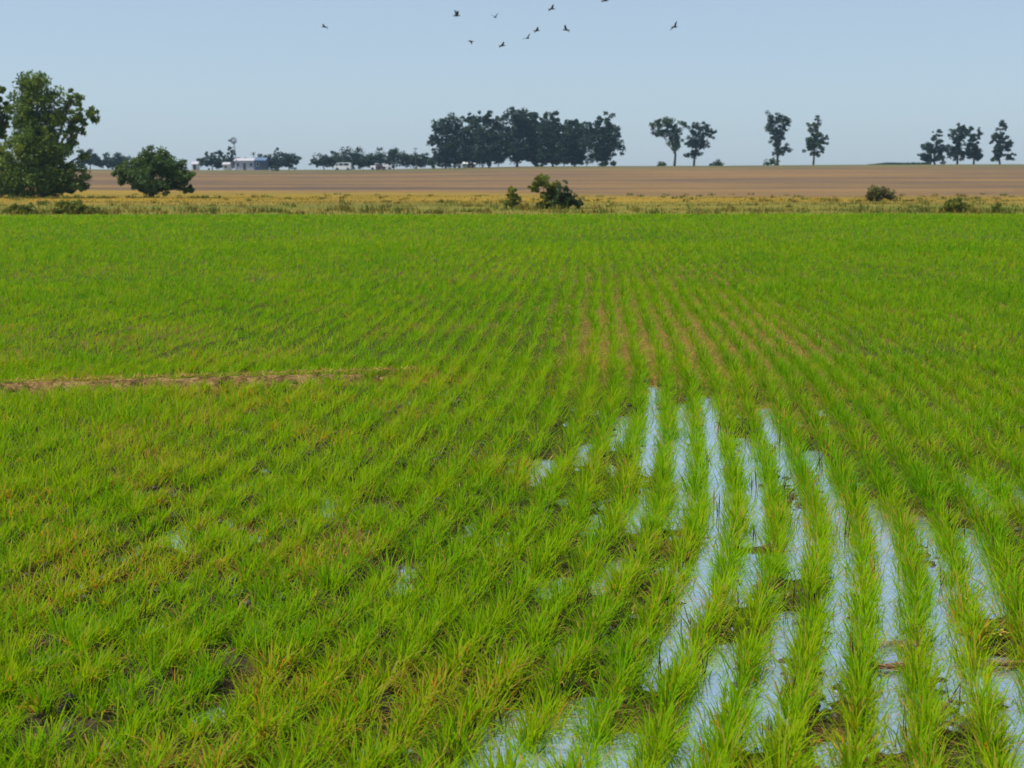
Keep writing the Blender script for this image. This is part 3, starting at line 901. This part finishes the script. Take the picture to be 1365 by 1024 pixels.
for i, (lab, base, lobes) in enumerate(right_trees):
    tree('tall_tree', lab, 'tree', base, 380 + 2 * i, lobes, 5600, .52, DK, 120 + i, 'trees on the right skyline', .25, clumps=90, fat=1.3)

# low trees far left
YF = 400
low = [
  ('low rounded tree seen just right of the large tree', (120,222), [(116,209,9,8),(126,211,9,8),(120,216,14,6)]),
  ('low tree between the large tree and the dome shaped tree', (150,223), [(145,212,8,6),(158,213,10,7),(150,218,14,5)]),
  ('small two headed tree right of the dome shaped tree', (283,223), [(280,210,6,7),(293,210,6,7),(271,215,7,6),(285,217,14,5)]),
  ('slim dark tree standing left of the wind pump', (307,223), [(307,207,5,8),(308,216,6,6)]),
  ('small bushy tree left half of the clump by the blue shed', (362,224), [(358,212,9,6),(352,216,8,6),(366,216,10,7)]),
  ('taller bushy tree right half of the clump by the blue shed', (385,224), [(373,205,5,6),(383,212,9,7),(391,214,7,8),(381,218,14,5)]),
  ('low spreading tree, leftmost of the dark hedge line before the grove', (432,222), [(440,210,10,7),(428,213,9,6),(448,214,8,7),(430,218,16,4)]),
  ('rounded tree, second of the dark hedge line before the grove', (468,222), [(467,204,12,7),(460,211,13,8),(479,210,11,8),(470,216,16,6)]),
  ('low tree filling the dip of the dark hedge line before the grove', (496,222), [(496,211,10,6),(494,216,12,6)]),
  ('rounded tree, right of the dip in the dark hedge line', (525,222), [(516,204,11,7),(530,206,12,7),(522,212,15,8),(538,211,9,7)]),
  ('low tree at the right end of the dark hedge line before the grove', (555,222), [(552,211,10,6),(562,213,9,7),(556,217,13,5)]),
]
for i, (lab, base, lobes) in enumerate(low):
    cx_ = float(np.mean([l[0] for l in lobes])); lobes = lobes + [(cx_ - 7, 217, 10, 6), (cx_ + 7, 217, 10, 6)]
    tree('low_tree', lab, 'tree', base, YF + (i * 5) % 17, lobes, 3400, .56, DK, 140 + i, 'low trees on the left skyline', .16, clumps=100, fat=1.7)
def far_hedge():
    r = rng(160)
    n = 2200
    px = r.uniform(1150, 1232, n)
    top = np.interp(px, [1150, 1175, 1232], [.5, 3.0, 3.2])
    Y = 420 + r.uniform(-2, 2, n)
    x = (px - 682.5) / FPX * 1.003 * Y
    z = np.array([at(1190, 219, 420)[2]] * n) + r.random(n) * top * mpp(420) - .3
    o = thing('hedge', 'long low dark hedge line on the skyline left of the right hand trees', 'hedge', (0, 0, 0))
    col = np.array(DK[1]) * r.uniform(.6, 1.4, (n, 1))
    link('foliage', leaf_quads('foliage', r, np.stack([x, Y, z], -1), .55, col), M_LEAF, o)
far_hedge()

# palms peeping over the shed
def palm(px, py, base, Y, label, seed):
    r = rng(seed)
    p = at(px, py, Y); b = at(px, base, Y); bz = float(far_z(np.array([b[0]]), np.array([Y]))[0])
    o = thing('palm', label, 'palm', (p[0], Y, bz), 'palms behind the shed')
    h = p[2] - bz
    bm = bmesh.new(); bm_tube(bm, [(0, 0, -.1), (.03, 0, h * .5), (0, 0, h)], [.16, .12, .11], 8)
    bm_obj('trunk', bm, M_BARK, o)
    for k in range(11):
        a = k * 2 * math.pi / 11 + r.uniform(-.2, .2); el = r.uniform(.0, 1.1)
        bm = bmesh.new()
        rows = []
        for s, w in ((0, .06), (.4, .22), (.75, .18), (1, .02)):
            rr = 1.1 * s * math.cos(el); zz = h + 1.1 * s * math.sin(el) - .5 * s * s
            q = Vector((-math.sin(a), math.cos(a), 0)) * w
            c = Vector((math.cos(a) * rr, math.sin(a) * rr, zz))
            rows.append((bm.verts.new(c - q + Vector((0, 0, -.05))), bm.verts.new(c), bm.verts.new(c + q + Vector((0, 0, -.05)))))
        for u, v in zip(rows, rows[1:]):
            bm.faces.new((u[0], u[1], v[1], v[0])); bm.faces.new((u[1], u[2], v[2], v[1]))
        bm_obj('frond', bm, M_FROND, o)
M_FROND = simple('palm_frond', (.025, .05, .03), .6, .3, 2)
palm(338, 205, 223, 405, 'taller small palm peeping over the lavender house', 170)
palm(348, 208, 223, 408, 'shorter small palm peeping over the blue shed', 171)

# ------------------------------------------------------------------ farm buildings, pump and vehicles on the skyline
M_LAV = simple('lavender_render', (.50, .46, .55), .8, .08, .8)
M_ROOFL = simple('pale_roof', (.40, .38, .42), .6, .12, 1)
M_BLUE = simple('blue_sheet', (.05, .085, .19), .5, .15, 1)
M_BLUER = simple('blue_roof', (.09, .14, .24), .45, .15, 1)
M_GLASS = simple('dark_glass', (.03, .04, .05), .15, .1, 1)
M_STEEL = simple('grey_steel', (.16, .18, .21), .5, .2, 2, .3)
M_WHITE = simple('white_paint', (.78, .77, .77), .4, .04, 1)
M_CREAM = simple('cream_wall', (.62, .60, .58), .8, .06, 1)
M_TYRE = simple('tyre_rubber', (.02, .02, .02), .9, .2, 4)
M_MAROON = simple('maroon_paint', (.07, .03, .04), .5, .15, 1)
M_WOOD = simple('grey_wood', (.10, .085, .07), .9, .3, 2)

def building(name, label, cat, px0, px1, py_eave, py_ridge, py_base, Y, wall_m, roof_m, depth=5.0, nwin=2, door=True):
    a = at(px0, py_base, Y); b = at(px1, py_base, Y)
    xc = (a[0] + b[0]) / 2; w = b[0] - a[0]
    gz = float(far_z(np.array([xc]), np.array([Y]))[0])
    he = at(px0, py_eave, Y)[2] - gz; hr = at(px0, py_ridge, Y)[2] - gz
    o = thing(name, label, cat, (xc, Y, gz))
    bm = bmesh.new()
    x0, x1 = -w / 2, w / 2
    prof = [(0, -.3), (depth, -.3), (depth, he), (depth / 2, hr - .08), (0, he)]
    A = [bm.verts.new((x0, y, z)) for y, z in prof]; B = [bm.verts.new((x1, y, z)) for y, z in prof]
    bm.faces.new(A); bm.faces.new(B[::-1])
    for i in range(5):
        bm.faces.new((A[i], B[i], B[(i + 1) % 5], A[(i + 1) % 5]))
    bm_obj('wall', bm, wall_m, o)
    bm = bmesh.new()
    e = .25; t = .1
    outer = [(-e, he - .06), (depth / 2, hr + .05), (depth + e, he - .06), (depth + e, he - .06 + t), (depth / 2, hr + .05 + t), (-e, he - .06 + t)]
    A = [bm.verts.new((x0 - e, y, z)) for y, z in outer]; B = [bm.verts.new((x1 + e, y, z)) for y, z in outer]
    for i in range(6):
        bm.faces.new((A[i], B[i], B[(i + 1) % 6], A[(i + 1) % 6]))
    bm.faces.new((A[0], A[1], A[4], A[5])); bm.faces.new((A[1], A[2], A[3], A[4]))
    bm.faces.new((B[5], B[4], B[1], B[0])); bm.faces.new((B[4], B[3], B[2], B[1]))
    bm_obj('roof', bm, roof_m, o)
    slots = nwin + (1 if door else 0)
    for i in range(slots):
        cx = x0 + w * (i + .5) / slots
        if door and i == slots // 2:
            bm = bmesh.new(); bm_box(bm, cx - .4, cx + .4, -.03, .03, 0.02, min(1.95, he - .15)); bm_obj('door', bm, M_WOOD, o)
        else:
            bm = bmesh.new(); bm_box(bm, cx - .42, cx + .42, -.035, .03, he * .38, he * .78); wdw = bm_obj('window', bm, M_CREAM, o)
            bm = bmesh.new(); bm_box(bm, cx - .34, cx + .34, -.05, -.02, he * .38 + .08, he * .78 - .08); bm_obj('pane', bm, M_GLASS, wdw)
    return o
building('farmhouse', 'lavender farmhouse with pale roof on the far left skyline', 'house', 313, 339, 214.5, 211.5, 224, 396, M_LAV, M_ROOFL)
building('shed', 'deep blue sheet metal shed adjoining the lavender farmhouse', 'shed', 340, 354, 214, 210.5, 224, 394, M_BLUE, M_BLUER, 5, 1)
building('white_hut', 'tiny white hut behind the dome shaped tree', 'hut', 256, 263, 219, 216, 224, 396, M_CREAM, M_ROOFL, 3, 0, True)
building('pale_house', 'low white house between dark trees left of the wind pump', 'house', 297, 305, 219.5, 217, 224, 398, M_CREAM, M_ROOFL, 4, 1, False)
building('low_shed', 'low white shed under the left end of the grove', 'shed', 616, 634, 218.3, 216.6, 222, 392, M_CREAM, M_WHITE, 4, 2, True)

def wind_pump():
    Y = 385
    p = at(313, 224, Y); gz = float(far_z(np.array([p[0]]), np.array([Y]))[0])
    h = at(312, 188, Y)[2] - gz
    o = thing('wind_pump', 'tall farm wind pump with wheel and tail vane above the farmhouse', 'wind pump', (p[0], Y, gz))
    for sx, sy in ((-1, -1), (1, -1), (1, 1), (-1, 1)):
        bm = bmesh.new(); bm_tube(bm, [(sx * .62, sy * .62, -.1), (sx * .08, sy * .08, h)], [.06, .04], 6); bm_obj('leg', bm, M_STEEL, o)
    for k in range(1, 6):
        z = h * k / 6.5; s = .62 + (.08 - .62) * z / h
        bm = bmesh.new()
        c = [(-s, -s, z), (s, -s, z), (s, s, z), (-s, s, z)]
        for i in range(4): bm_tube(bm, [c[i], c[(i + 1) % 4]], [.025, .025], 5)
        bm_obj('cross_brace', bm, M_STEEL, o)
    wheel = bm_obj('wheel', (lambda bm: (bm_tube(bm, [(0, -.45, h + .1), (0, .1, h + .1)], [.12, .12], 8), bm)[1])(bmesh.new()), M_STEEL, o)
    for k in range(14):
        a = k * 2 * math.pi / 14
        bm = bmesh.new()
        d = Vector((math.cos(a), 0, math.sin(a))); t = Vector((-math.sin(a), .5, math.cos(a))).normalized()
        q = [d * .3 - t * .05, d * .3 + t * .05, d * .95 + t * .19, d * .95 - t * .19]
        n = d.cross(t) * .01
        v = [bm.verts.new(Vector((0, -.45, h + .1)) + c + n) for c in q]; u = [bm.verts.new(Vector((0, -.45, h + .1)) + c - n) for c in q]
        bm.faces.new(v); bm.faces.new(u[::-1])
        for i in range(4): bm.faces.new((v[i], u[i], u[(i + 1) % 4], v[(i + 1) % 4]))
        bm_obj('blade', bm, M_STEEL, wheel)
    bm = bmesh.new(); bm_tube(bm, [(0, .1, h + .1), (-1.1, .5, h + .1)], [.05, .04], 6); bm_box(bm, -1.75, -1.0, .49, .52, h - .15, h + .4)
    bm_obj('tail_vane', bm, M_STEEL, o)
wind_pump()

def pole(px, py0, py1, Y, label):
    p = at(px, py0, Y); gz = float(far_z(np.array([p[0]]), np.array([Y]))[0]); h = at(px, py1, Y)[2] - gz
    o = thing('utility_pole', label, 'pole', (p[0], Y, gz))
    bm = bmesh.new(); bm_tube(bm, [(0, 0, -.3), (.02, 0, h * .5), (0, 0, h)], [.13, .11, .09], 8); bm_obj('post', bm, M_WOOD, o)
    bm = bmesh.new(); bm_box(bm, -.6, .6, -.16, -.06, h - .35, h - .2); bm_obj('crossarm', bm, M_WOOD, o)
    for x in (-.5, 0, .5):
        bm = bmesh.new(); bm_tube(bm, [(x, -.11, h - .2), (x, -.11, h - .02)], [.05, .035], 6); bm_obj('insulator', bm, M_GLASS, o)
pole(554, 222, 197, 395, 'utility pole with crossarm rising above the dark hedge line')

def vehicle(label, name, cat, px0, px1, py_base, Y, paint, prof, wins, face=1):
    """side view profile (fractions of length, metres high) extruded across; wins are window outlines on the side"""
    a = at(px0, py_base, Y); b = at(px1, py_base, Y); L = b[0] - a[0]; xc = (a[0] + b[0]) / 2
    gz = float(far_z(np.array([xc]), np.array([Y]))[0])
    o = thing(name, label, cat, (xc, Y, gz + .02))
    W = .85
    bm = bmesh.new()
    def X(u): return face * (u - .5) * L
    A, B = [], []
    for u, z in prof:
        ins = .12 if z > 1.0 else 0
        A.append(bm.verts.new((X(u), -W + ins, z))); B.append(bm.verts.new((X(u), W - ins, z)))
    n = len(prof)
    bm.faces.new(A); bm.faces.new(B[::-1])
    for i in range(n): bm.faces.new((A[i], B[i], B[(i + 1) % n], A[(i + 1) % n]))
    bmesh.ops.bevel(bm, geom=bm.edges[:], offset=.035, segments=2, affect='EDGES')
    bm_obj('body', bm, paint, o)
    for w in wins:
        bm = bmesh.new()
        v = [bm.verts.new((X(u), -W + .05, z)) for u, z in w]; t = [bm.verts.new((X(u), -W + .14, z)) for u, z in w]
        bm.faces.new(v); bm.faces.new(t[::-1])
        for i in range(len(w)): bm.faces.new((v[i], t[i], t[(i + 1) % len(w)], v[(i + 1) % len(w)]))
        bm_obj('window', bm, M_GLASS, o)
    for u in (.18, .80):
        for s in (-1, 1):
            bm = bmesh.new(); bm_tube(bm, [(X(u), s * (W - .16), .33), (X(u), s * (W + .02), .33)], [.33, .33], 14)
            wh = bm_obj('wheel', bm, M_TYRE, o)
            bm = bmesh.new(); bm_tube(bm, [(X(u), s * (W + .0), .33), (X(u), s * (W + .035), .33)], [.19, .17], 10)
            bm_obj('rim', bm, M_STEEL, wh)
    return o
VAN = [(0,.35),(1,.35),(1,1.0),(.93,1.1),(.80,1.95),(.05,2.0),(0,1.6)]
CAR = [(0,.3),(1,.3),(1,.8),(.72,.95),(.58,1.45),(.25,1.48),(.08,.98),(0,.9)]
PICK = [(0,.4),(1,.4),(1,1.0),(.76,1.1),(.66,1.72),(.42,1.75),(.38,1.1),(0,1.08)]
vehicle('white van parked alone on the skyline before the dark hedge line', 'parked_van', 'van', 445, 468, 224, 373, M_WHITE, VAN, [[(.80,1.15),(.88,1.15),(.78,1.78),(.70,1.78)],[(.45,1.2),(.66,1.2),(.66,1.78),(.45,1.78)],[(.12,1.2),(.4,1.2),(.4,1.78),(.12,1.78)]], -1)
vehicle('white pickup on the skyline, left of the two white vehicles by the maroon car', 'pickup_truck', 'pickup', 494, 509, 224, 375, M_WHITE, PICK, [[(.56,1.15),(.70,1.15),(.64,1.6),(.56,1.6)],[(.44,1.15),(.54,1.15),(.54,1.6),(.45,1.6)]])
vehicle('white car on the skyline at the right of the maroon car', 'parked_car', 'car', 508, 522, 223.4, 378, M_WHITE, CAR, [[(.52,.98),(.68,.98),(.56,1.36),(.44,1.38)],[(.2,.98),(.42,.98),(.42,1.38),(.28,1.38)]])
vehicle('dark maroon car in front of the two white vehicles', 'parked_car', 'car', 501, 514, 227, 366, M_MAROON, CAR, [[(.52,.98),(.68,.98),(.56,1.36),(.44,1.38)],[(.2,.98),(.42,.98),(.42,1.38),(.28,1.38)]])
vehicle('small white car at the left foot of the grove', 'parked_car', 'car', 604, 615, 222.5, 374, M_WHITE, CAR, [[(.52,.98),(.68,.98),(.56,1.36),(.44,1.38)],[(.2,.98),(.42,.98),(.42,1.38),(.28,1.38)]])
tree('skyline_bush', 'tiny dark bush below the clump by the blue shed', 'bush', (367,229), 362, [(367,225,5,4)], 300, .4, DK, 190, 'bushes on the skyline', .06, clumps=20)

# ------------------------------------------------------------------ birds
M_BIRD = simple('bird_feathers', (.03, .03, .035), .7, .3, 8)
def bird(px, py, Y, span, flap, yaw, bank, label, seed):
    """one continuous body with head, tail and two bent wings"""
    bm = bmesh.new()
    n = 8
    span *= 1.12
    L = span * .6
    prof = [(-.52, .02, .10), (-.40, .05, .035), (-.2, .09, .075), (.05, .12, .11), (.25, .10, .095), (.36, .06, .065), (.44, .07, .075), (.52, .04, .045), (.60, .008, .01)]
    rings = []
    for x, ry, rz in [(a, (c if a < -.45 else b), (b if a < -.45 else c)) for a, b, c in prof]:
        rings.append([bm.verts.new((x * L, math.cos(k * 2 * math.pi / n) * ry * L, math.sin(k * 2 * math.pi / n) * rz * L)) for k in range(n)])
    for r0, r1 in zip(rings, rings[1:]):
        for k in range(n): bm.faces.new((r0[k], r0[(k + 1) % n], r1[(k + 1) % n], r1[k]))
    bm.faces.new(rings[0][::-1]); bm.faces.new(rings[-1])
    for s in (-1, 1):
        st = []
        y = .04 * L; z = .05 * L; x0 = .22 * L
        ang = flap
        seq = [(0, .34, .0), (.22, .36, .05), (.5, .30, .02), (.78, .20, -.08), (1.0, .04, -.20)]
        prev = 0
        for t, ch, sw in seq:
            d = (t - prev) * span * .48; prev = t
            y += d * math.cos(ang); z += d * math.sin(ang)
            ang -= .28 if t > .4 else .0
            st.append((x0 + sw * L, y, z, ch * span * .62))
        top, bot = [], []
        for x, yy, zz, ch in st:
            th = .012 * span
            top.append((bm.verts.new((x, s * yy, zz + th)), bm.verts.new((x - ch, s * yy, zz + th * .3))))
            bot.append((bm.verts.new((x, s * yy, zz - th * .4)), bm.verts.new((x - ch, s * yy, zz))))
        for i in range(len(st) - 1):
            bm.faces.new((top[i][0], top[i + 1][0], top[i + 1][1], top[i][1]))
            bm.faces.new((bot[i][1], bot[i + 1][1], bot[i + 1][0], bot[i][0]))
            bm.faces.new((top[i][0], bot[i][0], bot[i + 1][0], top[i + 1][0]))
            bm.faces.new((top[i][1], top[i + 1][1], bot[i + 1][1], bot[i][1]))
        bm.faces.new((top[-1][0], bot[-1][0], bot[-1][1], top[-1][1]))
        bm.faces.new((top[0][0], top[0][1], bot[0][1], bot[0][0]))
    o = bm_obj('bird', bm, M_BIRD, None, True)
    o.location = at(px, py, Y)
    o.rotation_euler = (bank, -.08, yaw)
    tag(o, label, 'bird', 'birds flying in a loose flock')
for i, a in enumerate([
    (433, 36, 72, .50, .25, 2.7, .35, 'bird flying alone far to the left of the flock'),
    (608, 21, 60, .52, 1.05, .5, .2, 'bird with raised wings at the upper left of the flock'),
    (660, 23, 62, .46, .75, 1.2, -.2, 'bird flying just right of the bird with raised wings'),
    (735, 12, 64, .50, .35, .5, -.5, 'bird near the top of the sky above the close pair of birds'),
    (806, 1, 62, .52, .3, .4, -.3, 'bird cut by the top edge of the photo'),
    (628, 55, 66, .42, -.25, 2.9, .3, 'small bird at the lower left of the flock'),
    (669, 61, 62, .48, .3, .5, -.45, 'lowest bird of the flock'),
    (703, 51, 62, .46, .5, 1.0, -.5, 'lower bird of the close pair in the middle of the flock'),
    (715, 41, 68, .50, .3, .4, -.45, 'upper bird of the close pair in the middle of the flock'),
    (755, 40, 62, .50, .45, 2.6, .55, 'bird flying right of the close pair'),
    (899, 36, 66, .56, .4, .7, -.7, 'bird flying alone far to the right of the flock')]):
    bird(*a[:7], a[7], i)

# ------------------------------------------------------------------ air between here and the skyline
def haze():
    bm = bmesh.new()
    bm_box(bm, -1700, 1700, -60, 1650, -40, 40)
    m = bpy.data.materials.new('haze_air'); m.use_nodes = True
    nt = m.node_tree
    nt.nodes.remove(nt.nodes['Principled BSDF'])
    v = nt.nodes.new('ShaderNodeVolumePrincipled')
    v.inputs['Color'].default_value = (.52, .77, 1, 1)
    v.inputs['Density'].default_value = .0002
    v.inputs['Anisotropy'].default_value = .3
    nt.links.new(v.outputs[0], nt.nodes['Material Output'].inputs['Volume'])
    tag(bm_obj('haze', bm, m), 'thin bluish air haze over the fields', None, kind='stuff')
haze()
